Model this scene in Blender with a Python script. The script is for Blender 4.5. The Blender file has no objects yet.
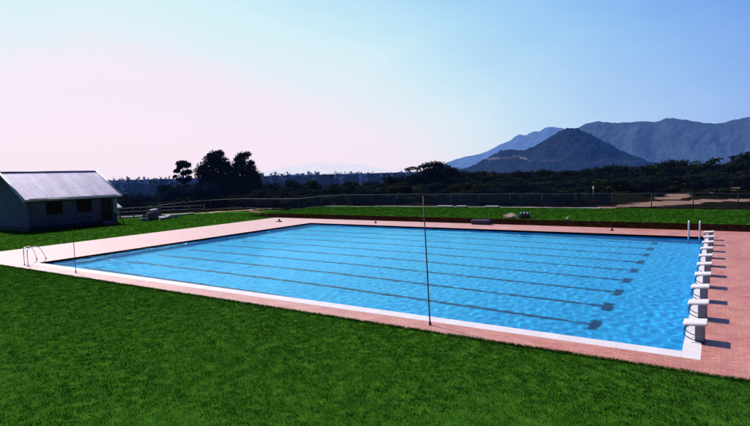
import bpy, math, random
import numpy as np
from mathutils import Vector, Matrix, noise

rnd = random.Random(7)
nrg = np.random.default_rng(11)
sc = bpy.context.scene
COL = sc.collection
rad = math.radians

# ------------------------------------------------------------------ helpers
class MB:
    """collects faces; build() links them as ONE mesh object"""
    def __init__(self):
        self.v = []; self.f = []; self.m = []; self.sm = []
    def add(self, vs, fs, mi=0, smooth=False):
        o = len(self.v)
        self.v += [tuple(p) for p in vs]
        for f in fs:
            self.f.append([i + o for i in f]); self.m.append(mi); self.sm.append(smooth)
    def box(self, lo, hi, mi=0, M=None, bev=0.0):
        x0, y0, z0 = lo; x1, y1, z1 = hi
        if bev <= 0:
            vs = [(x0,y0,z0),(x1,y0,z0),(x1,y1,z0),(x0,y1,z0),(x0,y0,z1),(x1,y0,z1),(x1,y1,z1),(x0,y1,z1)]
            fs = [(0,3,2,1),(4,5,6,7),(0,1,5,4),(1,2,6,5),(2,3,7,6),(3,0,4,7)]
        else:
            b = bev
            def ring(z, i):
                return [(x0+i,y0+b,z),(x0+b,y0+i,z),(x1-b,y0+i,z),(x1-i,y0+b,z),(x1-i,y1-b,z),(x1-b,y1-i,z),(x0+b,y1-i,z),(x0+i,y1-b,z)]
            vs = ring(z0, 0) + ring(z1-b, 0) + [(x0+b,y0+b,z1),(x0+b,y0+b,z1),(x1-b,y0+b,z1),(x1-b,y0+b,z1),(x1-b,y1-b,z1),(x1-b,y1-b,z1),(x0+b,y1-b,z1),(x0+b,y1-b,z1)]
            fs = [tuple(range(7,-1,-1))]
            for k in range(8):
                n = (k+1) % 8
                fs.append((k, n, 8+n, 8+k))
                if k % 2 == 0: fs.append((8+k, 8+n, 16+k))
                else: fs.append((8+k, 8+n, 16+n, 16+k))
            fs.append((16,18,20,22))
        if M is not None: vs = [tuple(M @ Vector(p)) for p in vs]
        self.add(vs, fs, mi)
    def tube(self, pts, r, n=8, mi=0, cap=True, smooth=True):
        pts = [Vector(p) for p in pts]
        rs = r if isinstance(r, (list, tuple)) else [r]*len(pts)
        vs = []; prev = None
        for i, p in enumerate(pts):
            t = (pts[min(i+1, len(pts)-1)] - pts[max(i-1, 0)]).normalized()
            a = prev if prev is not None else (Vector((0,0,1)) if abs(t.z) < .9 else Vector((1,0,0)))
            u = (a - t*a.dot(t)).normalized(); prev = u
            w = t.cross(u)
            for k in range(n):
                an = 2*math.pi*k/n
                vs.append(p + (u*math.cos(an) + w*math.sin(an))*rs[i])
        fs = []
        for i in range(len(pts)-1):
            for k in range(n):
                a = i*n+k; b = i*n+(k+1) % n
                fs.append((a, b, b+n, a+n))
        self.add(vs, fs, mi, smooth)
        if cap:
            o = len(self.v) - len(vs)
            self.f.append([o+k for k in range(n)][::-1]); self.m.append(mi); self.sm.append(False)
            self.f.append([o+(len(pts)-1)*n+k for k in range(n)]); self.m.append(mi); self.sm.append(False)
    def mesh(self, name, mats):
        me = bpy.data.meshes.new(name)
        me.from_pydata(self.v, [], self.f)
        for m in (mats if isinstance(mats, (list, tuple)) else [mats]): me.materials.append(m)
        me.polygons.foreach_set('material_index', self.m)
        me.polygons.foreach_set('use_smooth', self.sm)
        me.update()
        return me
    def build(self, name, mats, parent=None, loc=None):
        return link(name, self.mesh(name, mats), parent, loc)

def link(name, me, parent=None, loc=None):
    o = bpy.data.objects.new(name, me); COL.objects.link(o)
    if parent is not None: o.parent = parent
    if loc is not None: o.location = loc
    return o
def np_mesh(name, verts, faces, mats, smooth=False, col=None):
    """fast mesh from numpy: faces (n,k) of constant size; col per-vertex float"""
    verts = np.asarray(verts, np.float32); faces = np.asarray(faces, np.int32)
    n, k = faces.shape
    me = bpy.data.meshes.new(name)
    me.vertices.add(len(verts)); me.vertices.foreach_set('co', verts.ravel())
    me.loops.add(n*k); me.loops.foreach_set('vertex_index', faces.ravel())
    me.polygons.add(n)
    me.polygons.foreach_set('loop_start', np.arange(0, n*k, k, dtype=np.int32))
    if smooth: me.polygons.foreach_set('use_smooth', np.ones(n, bool))
    if col is not None:
        at = me.attributes.new('shade', 'FLOAT', 'POINT')
        at.data.foreach_set('value', np.asarray(col, np.float32))
    for m in (mats if isinstance(mats, (list, tuple)) else [mats]): me.materials.append(m)
    me.update(calc_edges=True); me.validate()
    return me
def tag(o, label=None, cat=None, group=None, kind=None):
    if label: o['label'] = label
    if cat: o['category'] = cat
    if group: o['group'] = group
    if kind: o['kind'] = kind
    return o
def thing(name, label, cat, loc=(0,0,0), rz=0, group=None):
    o = bpy.data.objects.new(name, None); COL.objects.link(o)
    o.location = loc; o.rotation_euler = (0,0,rz); o.empty_display_size = .3
    return tag(o, label, cat, group)
def dup(root, loc, rz=0, label=None, group=None, scale=None):
    r = root.copy(); COL.objects.link(r); r.location = loc; r.rotation_euler = (0,0,rz)
    if scale: r.scale = scale
    if label: r['label'] = label
    if group: r['group'] = group
    for ch in list(root.children):
        c = ch.copy(); COL.objects.link(c); c.parent = r
        for g in list(ch.children):
            d = g.copy(); COL.objects.link(d); d.parent = c
    return r
def sstep(a, b, x):
    t = min(1, max(0, (x-a)/(b-a))); return t*t*(3-2*t)

# ------------------------------------------------------------------ node helpers
class NT:
    def __init__(self, name):
        self.mat = bpy.data.materials.new(name); self.mat.use_nodes = True
        self.t = self.mat.node_tree; self.t.nodes.clear()
        self.out = self.n('ShaderNodeOutputMaterial')
        self.geo = None
    def n(self, ty, **kw):
        x = self.t.nodes.new(ty)
        for k, v in kw.items(): setattr(x, k, v)
        return x
    def l(self, a, b): self.t.links.new(a, b)
    def pos(self):
        if self.geo is None: self.geo = self.n('ShaderNodeNewGeometry')
        return self.geo.outputs['Position']
    def noise(self, scale, detail=4, rough=.55, vec=None, dist=0):
        x = self.n('ShaderNodeTexNoise'); x.inputs['Scale'].default_value = scale
        x.inputs['Detail'].default_value = detail; x.inputs['Roughness'].default_value = rough
        x.inputs['Distortion'].default_value = dist
        self.l(vec if vec is not None else self.pos(), x.inputs['Vector'])
        return x.outputs['Fac']
    def ramp(self, fac, stops, interp='LINEAR'):
        r = self.n('ShaderNodeValToRGB'); e = r.color_ramp.elements; r.color_ramp.interpolation = interp
        while len(e) < len(stops): e.new(.5)
        for i, (p, c) in enumerate(stops):
            e[i].position = p; e[i].color = (c[0], c[1], c[2], 1) if len(c) == 3 else c
        self.l(fac, r.inputs['Fac']); return r.outputs['Color']
    def mix(self, a, b, fac, mode='MIX'):
        m = self.n('ShaderNodeMix', data_type='RGBA', blend_type=mode)
        self.put(m.inputs[0], fac); self.put(m.inputs[6], a); self.put(m.inputs[7], b)
        return m.outputs[2]
    def math(self, op, a, b=0.0, clamp=False):
        m = self.n('ShaderNodeMath', operation=op); m.use_clamp = clamp
        self.put(m.inputs[0], a); self.put(m.inputs[1], b); return m.outputs[0]
    def put(self, sock, v):
        if isinstance(v, bpy.types.NodeSocket): self.l(v, sock)
        elif isinstance(v, tuple) and len(v) == 3: sock.default_value = (*v, 1)
        else: sock.default_value = v
    def bump(self, h, strength=.5, dist=.02, normal=None):
        b = self.n('ShaderNodeBump'); b.inputs['Strength'].default_value = strength
        b.inputs['Distance'].default_value = dist; self.l(h, b.inputs['Height'])
        if normal is not None: self.l(normal, b.inputs['Normal'])
        return b.outputs['Normal']
    def bsdf(self, col, rough=.6, metal=0, normal=None, spec=.5, emit=None, es=1.0):
        b = self.n('ShaderNodeBsdfPrincipled')
        self.put(b.inputs['Base Color'], col); self.put(b.inputs['Roughness'], rough)
        b.inputs['Metallic'].default_value = metal; b.inputs['Specular IOR Level'].default_value = spec
        if normal is not None: self.l(normal, b.inputs['Normal'])
        if emit is not None:
            self.put(b.inputs['Emission Color'], emit); b.inputs['Emission Strength'].default_value = es
        self.l(b.outputs[0], self.out.inputs['Surface'])
        return b
    def attr(self, name='shade'):
        a = self.n('ShaderNodeAttribute'); a.attribute_name = name; return a.outputs['Fac']

def plain(name, col, rough=.6, metal=0, var=.25, scale=6, spec=.5, bump=.15):
    m = NT(name)
    f = m.noise(scale, 5, .6)
    c = m.mix(tuple(x*(1-var) for x in col), tuple(min(1, x*(1+var)) for x in col), f)
    m.bsdf(c, rough, metal, m.bump(m.noise(scale*6, 3), bump, .01), spec)
    return m.mat

# ------------------------------------------------------------------ camera
CX, CY, CZ = 0.727, -15.343, 4.768
pitch, roll, yaw, fpx = -0.076, -0.028, -0.575, 532.78
cy_, sy_ = math.cos(yaw), math.sin(yaw); cp, sp = math.cos(pitch), math.sin(pitch); cr, sr = math.cos(roll), math.sin(roll)
fw = Vector((sy_*cp, cy_*cp, sp)); rt = Vector((cy_, -sy_, 0)); up = rt.cross(fw)
r2 = cr*rt + sr*up; u2 = -sr*rt + cr*up
cam = bpy.data.cameras.new('camera'); camo = bpy.data.objects.new('camera', cam); COL.objects.link(camo)
M = Matrix((( r2.x, u2.x, -fw.x, CX), (r2.y, u2.y, -fw.y, CY), (r2.z, u2.z, -fw.z, CZ), (0,0,0,1)))
camo.matrix_world = M
cam.sensor_width = 36; cam.lens = 36*fpx/750; cam.clip_end = 60000; cam.clip_start = .1
sc.camera = camo
def polar(az, d):
    a = rad(az); return CX + d*math.sin(a), CY + d*math.cos(a)

# ------------------------------------------------------------------ light and sky
SUN_AZ, SUN_EL = rad(-76), rad(45)          # azimuth from +Y towards +X
sund = Vector((math.sin(SUN_AZ)*math.cos(SUN_EL), math.cos(SUN_AZ)*math.cos(SUN_EL), math.sin(SUN_EL)))
sl = bpy.data.lights.new('sun', 'SUN'); sl.energy = 5.0; sl.angle = rad(.5); sl.color = (1, .93, .86)
so = bpy.data.objects.new('sun', sl); COL.objects.link(so)
so.rotation_euler = (-sund).to_track_quat('-Z', 'Y').to_euler(); so.location = (-60, 20, 60)
sl.cycles.is_caustics_light = True

w = bpy.data.worlds.new('World'); sc.world = w; w.use_nodes = True
t = w.node_tree; t.nodes.clear()
def wn(ty, **k):
    x = t.nodes.new(ty)
    for a, b in k.items(): setattr(x, a, b)
    return x
wo = wn('ShaderNodeOutputWorld'); bg = wn('ShaderNodeBackground'); bg.inputs['Strength'].default_value = .1
sky = wn('ShaderNodeTexSky', sky_type='NISHITA'); sky.sun_disc = False
sky.sun_elevation = SUN_EL; sky.sun_rotation = SUN_AZ; sky.air_density = 1.2; sky.dust_density = 2.0
tc = wn('ShaderNodeTexCoord')
ga, ge = rad(-58), rad(-32)
G = (math.sin(ga)*math.cos(ge), math.cos(ga)*math.cos(ge), math.sin(ge))
dot = wn('ShaderNodeVectorMath', operation='DOT_PRODUCT'); dot.inputs[1].default_value = G
t.links.new(tc.outputs['Generated'], dot.inputs[0])
ac = wn('ShaderNodeMath', operation='ARCCOSINE'); t.links.new(dot.outputs['Value'], ac.inputs[0])
sn = wn('ShaderNodeTexNoise'); sn.inputs['Scale'].default_value = 5.0; sn.inputs['Detail'].default_value = 5; sn.inputs['Roughness'].default_value = .6
smp = wn('ShaderNodeMapping'); smp.inputs['Scale'].default_value = (1, 1, 2.6); t.links.new(tc.outputs['Generated'], smp.inputs[0]); t.links.new(smp.outputs[0], sn.inputs['Vector'])
sm = wn('ShaderNodeMath', operation='MULTIPLY_ADD'); t.links.new(sn.outputs['Fac'], sm.inputs[0]); sm.inputs[1].default_value = .10; t.links.new(ac.outputs[0], sm.inputs[2])
sb = wn('ShaderNodeMath', operation='SUBTRACT'); t.links.new(sm.outputs[0], sb.inputs[0]); sb.inputs[1].default_value = .05; ac = sb
dv = wn('ShaderNodeMath', operation='DIVIDE'); t.links.new(ac.outputs[0], dv.inputs[0]); dv.inputs[1].default_value = math.pi
def lin(c):
    return tuple(((x/255)/12.92 if x/255 <= .04045 else ((x/255+.055)/1.055)**2.4) for x in c)
rp = wn('ShaderNodeValToRGB'); e = rp.color_ramp.elements
SK = [(36,(250,234,249)),(42,(248,235,250)),(45.5,(228,243,250)),(50,(214,242,250)),(54,(190,230,250)),(59,(168,214,249)),(66,(143,194,246)),(74,(114,164,238)),(80,(98,148,230)),(95,(46,92,182)),(120,(15,38,100)),(180,(6,14,40))]
while len(e) < len(SK): e.new(.5)
for i, (d, c) in enumerate(SK):
    e[i].position = d/180; e[i].color = (*lin(c), 1)
t.links.new(dv.outputs[0], rp.inputs['Fac'])
# low lavender haze along the horizon
sep = wn('ShaderNodeSeparateXYZ'); t.links.new(tc.outputs['Generated'], sep.inputs[0])
hr = wn('ShaderNodeMapRange'); t.links.new(sep.outputs['Z'], hr.inputs['Value'])
hr.inputs['From Min'].default_value = .02; hr.inputs['From Max'].default_value = .25; hr.inputs['To Min'].default_value = .5; hr.inputs['To Max'].default_value = 0
mxl = wn('ShaderNodeMix', data_type='RGBA'); t.links.new(hr.outputs[0], mxl.inputs[0]); t.links.new(rp.outputs[0], mxl.inputs[6])
hz = wn('ShaderNodeValToRGB'); e = hz.color_ramp.elements
HZ = [(36,(250,234,249)),(44,(246,232,248)),(52,(214,224,249)),(67,(172,184,242)),(95,(50,80,160)),(150,(10,20,50))]
while len(e) < len(HZ): e.new(.5)
for i, (d, c) in enumerate(HZ):
    e[i].position = d/180; e[i].color = (*lin(c), 1)
t.links.new(dv.outputs[0], hz.inputs['Fac']); t.links.new(hz.outputs[0], mxl.inputs[7])
sca = wn('ShaderNodeVectorMath', operation='SCALE'); sca.inputs['Scale'].default_value = 9.4
t.links.new(mxl.outputs[2], sca.inputs[0])
scn = wn('ShaderNodeVectorMath', operation='SCALE'); scn.inputs['Scale'].default_value = .05
t.links.new(sky.outputs[0], scn.inputs[0])
addv = wn('ShaderNodeVectorMath', operation='ADD'); t.links.new(sca.outputs[0], addv.inputs[0]); t.links.new(scn.outputs[0], addv.inputs[1])
t.links.new(addv.outputs[0], bg.inputs['Color']); t.links.new(bg.outputs[0], wo.inputs[0])
sc.view_settings.view_transform = 'Standard'; sc.view_settings.look = 'None'; sc.view_settings.exposure = 0; sc.view_settings.gamma = 1

# ------------------------------------------------------------------ terrain
PX0, PX1, PY0, PY1 = -33.07, 0.0, 0.0, 25.0          # pool opening
DX0, DX1, DY0, DY1 = -41.3, 9.0, -1.5, 28.85         # paved deck
KERB = [(-60,37.0),(-47,38.6),(-38,40.2),(-28,41.4),(-9.4,42.3),(2.6,42.0),(30,41.5)]
def kerb_y(x):
    for (a, b), (c, d) in zip(KERB, KERB[1:]):
        if x <= c: return b + (d-b)*max(0, (x-a))/(c-a)
    return KERB[-1][1]
def tz(x, y):
    z = 0.0
    if y > 28:
        k = sstep(-49, -41.5, x)
        z = k*(.46*sstep(28.92, 29.5, y) + .04*sstep(29.5, 32, y))
        z += .65*sstep(46, 72, y)*sstep(-25, 2, x)
    d = math.hypot(x-CX, y-CY)
    if x < -60 : z -= 1.2*sstep(-62, -80, x)*sstep(18, 34, y)
    z -= 6*sstep(120, 230, d)
    if d < 120: z += .035*noise.noise(Vector((x*.25, y*.25, 0)))*sstep(0, 6, max(DX0-x, x-DX1, DY0-y, y-DY1-3))
    else: z += 1.5*noise.noise(Vector((x*.01, y*.01, 3)))*sstep(200, 300, d)
    return z
def axis(pts):
    o = []
    for (a, b, n) in pts:
        o += list(np.linspace(a, b, n, endpoint=False))
    return np.array(o)
xs = axis([(-9000,-1500,10),(-1500,-300,14),(-300,-90,20),(-90,DX0+.1,50),(DX0+.1,DX1-.1,52),(DX1-.1,40,30),(40,300,20),(300,1500,12),(1500,9001,10)])
ys = axis([(-2500,-300,8),(-300,-40,12),(-40,DY0+.1,40),(DY0+.1,DY1-.05,30),(DY1-.05,30.0,9),(30.0,50,26),(50,130,40),(130,400,24),(400,1500,12),(1500,9001,10)])
vid = {}; gv = []; gf = []
for j in range(len(ys)):
    for i in range(len(xs)):
        gv.append((xs[i], ys[j], tz(xs[i], ys[j]) - .012))
nx = len(xs)
for j in range(len(ys)-1):
    for i in range(nx-1):
        xm = (xs[i]+xs[i+1])/2; ym = (ys[j]+ys[j+1])/2
        if DX0+.1 < xm < DX1-.1 and DY0+.1 < ym < DY1-.05: continue
        a = j*nx+i; gf.append((a, a+1, a+nx+1, a+nx))

def ground_mat():
    m = NT('lawn_and_rough_ground')
    big = m.noise(.18, 4, .6); mid = m.noise(2.2, 5, .65); fine = m.noise(24, 4, .7)
    lawn = m.ramp(m.math('ADD', m.math('MULTIPLY', mid, .55), m.math('MULTIPLY', fine, .45)),
                  [(.3,(.014,.058,.004)),(.5,(.042,.145,.011)),(.68,(.085,.235,.02))])
    lawn = m.mix(lawn, (.05,.13,.02), m.math('MULTIPLY', m.ramp(big, [(.5,(0,0,0)),(.75,(1,1,1))]), .35))
    rough = m.ramp(m.noise(.5, 6, .7), [(.3,(.004,.006,.003)),(.55,(.012,.011,.006)),(.68,(.035,.024,.016)),(.78,(.12,.08,.06))])
    sx = m.n('ShaderNodeSeparateXYZ'); m.l(m.pos(), sx.inputs[0])
    wob = m.math('MULTIPLY', m.math('SUBTRACT', m.noise(.7, 4), .5), 2.2)
    yy = m.math('ADD', sx.outputs['Y'], wob)
    # far limit of the mown lawn follows the kerb: 42 on the right, falling to the left
    lim = m.math('ADD', m.math('MULTIPLY', m.math('MINIMUM', m.math('ADD', sx.outputs['X'], 28.0), 0.0), .14), 42.3)
    left = m.math('MULTIPLY', m.math('MINIMUM', m.math('ADD', sx.outputs['X'], 48.0), 0.0), .55)
    k = m.math('MULTIPLY', m.math('SUBTRACT', yy, m.math('ADD', lim, left)), 1.4, True)
    c = m.mix(lawn, rough, k)
    ln = m.n('ShaderNodeVectorMath', operation='LENGTH'); m.l(m.pos(), ln.inputs[0])
    far = m.math('MULTIPLY', m.math('SUBTRACT', ln.outputs['Value'], 105.0), .02, True)
    c = m.mix(c, (.006,.010,.018), far)
    # bare earth face of the bank behind the pool
    nz = m.n('ShaderNodeSeparateXYZ'); m.l(m.geo.outputs['True Normal'], nz.inputs[0])
    steep = m.math('MULTIPLY', m.math('SUBTRACT', .965, nz.outputs['Z']), 14, True)
    near = m.math('LESS_THAN', sx.outputs['Y'], 31.0)
    near = m.math('MULTIPLY', near, m.math('GREATER_THAN', sx.outputs['Y'], 28.0))
    earth = m.ramp(m.noise(3.5, 6, .7), [(.3,(.006,.004,.003)),(.52,(.020,.009,.006)),(.75,(.055,.02,.012))])
    c = m.mix(c, earth, m.math('MULTIPLY', steep, near))
    m.bsdf(c, .85, 0, m.bump(m.math('ADD', fine, m.math('MULTIPLY', mid, 1.5)), .9, .06), 0.0)
    return m.mat
gm = np_mesh('ground', gv, gf, ground_mat(), True)
tag(link('ground', gm), kind='structure')

def sheet(name, pts, widths, mat, lift=.02, sub=10, jag=.12):
    """a strip of ground material draped over the terrain"""
    P = []
    for k in range(len(pts)-1):
        for s in range(sub):
            f = s/sub
            P.append((pts[k][0]*(1-f)+pts[k+1][0]*f, pts[k][1]*(1-f)+pts[k+1][1]*f, widths[k]*(1-f)+widths[k+1]*f))
    P.append((*pts[-1], widths[-1]))
    b = MB(); vs = []; N = 4
    for i, (x, y, wd) in enumerate(P):
        q = P[min(i+1, len(P)-1)]; r = P[max(i-1, 0)]
        tx, ty = q[0]-r[0], q[1]-r[1]; L = math.hypot(tx, ty) or 1
        nxx, nyy = -ty/L, tx/L
        for j in range(N+1):
            s = (j/N-.5)*wd
            if j in (0, N): s *= 1 + rnd.uniform(-jag, jag)*2
            X, Y = x+nxx*s, y+nyy*s
            vs.append((X, Y, tz(X, Y) + lift - .012))
    fs = [(i*(N+1)+j, (i+1)*(N+1)+j, (i+1)*(N+1)+j+1, i*(N+1)+j+1) for i in range(len(P)-1) for j in range(N)]
    b.add(vs, fs, 0, True)
    return tag(b.build(name, mat), kind='structure')
SAND = plain('pale_sand', (.48,.33,.26), .9, 0, .4, .8, .2, .4)
DIRT = plain('brown_dirt', (.27,.165,.125), .9, 0, .5, .5, .1, .5)
SANDD = plain('red_soil', (.22,.10,.06), .9, 0, .5, 1.2, .2, .5)
CONC = plain('old_concrete', (.42,.40,.42), .8, 0, .35, 1.5, .3, .3)

# ------------------------------------------------------------------ paved deck, coping and pool
def paver_mat():
    m = NT('pink_brick_pavers')
    br = m.n('ShaderNodeTexBrick'); m.l(m.pos(), br.inputs['Vector'])
    br.inputs['Scale'].default_value = 1; br.inputs['Brick Width'].default_value = .24; br.inputs['Row Height'].default_value = .12
    br.inputs['Mortar Size'].default_value = .008; br.inputs['Bias'].default_value = 0; br.offset = .5
    br.inputs['Color1'].default_value = (.74,.275,.195,1); br.inputs['Color2'].default_value = (.54,.16,.11,1); br.inputs['Mortar'].default_value = (.30,.15,.14,1)
    st = m.noise(.9, 6, .65); fi = m.noise(14, 4, .7)
    c = m.mix(br.outputs['Color'], (.76,.41,.33), m.math('MULTIPLY', m.ramp(st, [(.42,(0,0,0)),(.7,(1,1,1))]), .55))
    c = m.mix(c, (.34,.115,.09), m.math('MULTIPLY', m.ramp(m.noise(.35, 5, .6), [(.5,(0,0,0)),(.72,(1,1,1))]), .45))
    c = m.mix(c, m.ramp(fi, [(.25,(.6,.6,.6)),(.75,(1.15,1.12,1.1))]), .8, 'MULTIPLY')
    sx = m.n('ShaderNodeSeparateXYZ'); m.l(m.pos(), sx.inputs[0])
    pale = m.math('MULTIPLY', m.math('SUBTRACT', -3.0, sx.outputs['X']), .032, True)  # sun glare on the left deck, painted in as paler pavers
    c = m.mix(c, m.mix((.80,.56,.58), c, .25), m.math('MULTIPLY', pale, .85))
    c = m.mix(c, (.20,.075,.06), m.math('MULTIPLY', m.ramp(m.noise(1.7, 7, .72, None, .6), [(.58,(0,0,0)),(.72,(1,1,1))]), .42))
    h = m.math('ADD', m.math('MULTIPLY', br.outputs['Fac'], -1), m.math('MULTIPLY', fi, .35))
    m.bsdf(c, m.math('ADD', .40, m.math('MULTIPLY', st, .25)), 0, m.bump(h, .55, .008), .55)
    return m.mat
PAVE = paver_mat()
def coping_mat():
    m = NT('white_pool_coping')
    br = m.n('ShaderNodeTexBrick'); m.l(m.pos(), br.inputs['Vector']); br.offset = 0
    br.inputs['Scale'].default_value = 1; br.inputs['Brick Width'].default_value = .5; br.inputs['Row Height'].default_value = .5
    br.inputs['Mortar Size'].default_value = .006
    br.inputs['Color1'].default_value = (.82,.76,.78,1); br.inputs['Color2'].default_value = (.74,.67,.69,1); br.inputs['Mortar'].default_value = (.62,.55,.55,1)
    c = m.mix(br.outputs['Color'], (.62,.5,.5), m.math('MULTIPLY', m.ramp(m.noise(2.5, 6, .7), [(.5,(0,0,0)),(.75,(1,1,1))]), .4))
    m.bsdf(c, .5, 0, m.bump(m.noise(20, 4), .2, .006), .5)
    return m.mat
COPE = coping_mat()
b = MB()
NC, RC = .52, .42                                    # coping widths: near edge, blocks edge
def slab(x0, y0, x1, y1, z1=0.0, z0=-.12): b.box((x0, y0, z0), (x1, y1, z1))
slab(DX0, DY0, DX1, PY0-NC)                          # near strip
slab(DX0, PY0-NC, PX0, DY1); slab(PX0, PY1, DX1, DY1)
slab(RC, PY0-NC, DX1, PY1)
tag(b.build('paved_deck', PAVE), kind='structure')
b = MB()
b.box((PX0, PY0-NC, -.12), (RC, PY0, .006), bev=.006); b.box((PX1, PY0, -.12), (RC, PY1, .006), bev=.006)
tag(b.build('pool_coping', COPE), kind='structure')

def pool_mat(dark=False):
    m = NT('blue_pool_plaster')
    v = m.n('ShaderNodeTexVoronoi'); v.inputs['Scale'].default_value = 9; m.l(m.pos(), v.inputs['Vector'])
    c = m.ramp(m.noise(.6, 5, .6), [(.3,(.008,.31,.62)),(.7,(.016,.39,.72))])
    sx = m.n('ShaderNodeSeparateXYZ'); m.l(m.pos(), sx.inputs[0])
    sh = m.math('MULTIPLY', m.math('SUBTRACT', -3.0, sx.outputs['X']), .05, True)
    c = m.mix(c, (.045,.55,.92), m.math('MULTIPLY', sh, .85))  # brighter water of the shallow end, painted into the floor colour
    c = m.mix(c, m.ramp(m.noise(2.6, 6, .75), [(.32,(.66,.74,.80)),(.5,(1,1,1)),(.68,(1.3,1.16,1.08))]), 1.0, 'MULTIPLY')  # mottled ripple light painted into the floor colour
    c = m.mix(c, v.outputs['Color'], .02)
    m.bsdf(c, .6, 0, None, .3)
    return m.mat
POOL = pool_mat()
LINE = plain('navy_lane_tile', (.001,.012,.06), .5, 0, .2, 3)
TILE = plain('dark_gutter_tile', (.012,.03,.09), .35, 0, .3, 8)
WL, DEP = -.13, -2.1
b = MB()
z1 = -.125
def depth(x): return -1.2 - .85*min(1, max(0, (x+16)/15.0))
XS = [PX0, -24, -16, -12, -8, -4, -1.0, PX1]
for x0, x1 in zip(XS, XS[1:]):
    b.add([(x0,PY0,depth(x0)),(x1,PY0,depth(x1)),(x1,PY1,depth(x1)),(x0,PY1,depth(x0))], [(0,1,2,3)], 0)
    for y in (PY0, PY1):
        q = [(x0,y,depth(x0)),(x0,y,-.34),(x1,y,-.34),(x1,y,depth(x1))]
        b.add(q, [(0,1,2,3) if y == PY1 else (3,2,1,0)], 0)
for x in (PX0, PX1):
    b.add([(x,PY0,depth(x)),(x,PY0,-.34),(x,PY1,-.34),(x,PY1,depth(x))], [(0,1,2,3)], 0)
for (ax, ay), (bx_, by) in (((PX0,PY0),(PX1,PY0)),((PX1,PY0),(PX1,PY1)),((PX1,PY1),(PX0,PY1)),((PX0,PY1),(PX0,PY0))):
    b.add([(ax,ay,-.34),(ax,ay,-.001),(bx_,by,-.001),(bx_,by,-.34)], [(0,1,2,3)], 2)
for i in range(10):
    y = 1.25+2.5*i
    def rect(x0, y0, x1, y1):
        cut = [x0]+[x for x in XS if x0 < x < x1]+[x1]
        for p, q in zip(cut, cut[1:]):
            b.add([(p,y0,depth(p)+.006),(q,y0,depth(q)+.006),(q,y1,depth(q)+.006),(p,y1,depth(p)+.006)], [(0,1,2,3)], 1)
    rect(PX0+2.5, y-.13, PX1-2.95, y+.13)
    rect(PX1-2.95, y-.55, PX1-2.6, y+.55)
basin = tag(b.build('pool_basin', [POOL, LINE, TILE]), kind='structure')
basin.cycles.is_caustics_receiver = True

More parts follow.
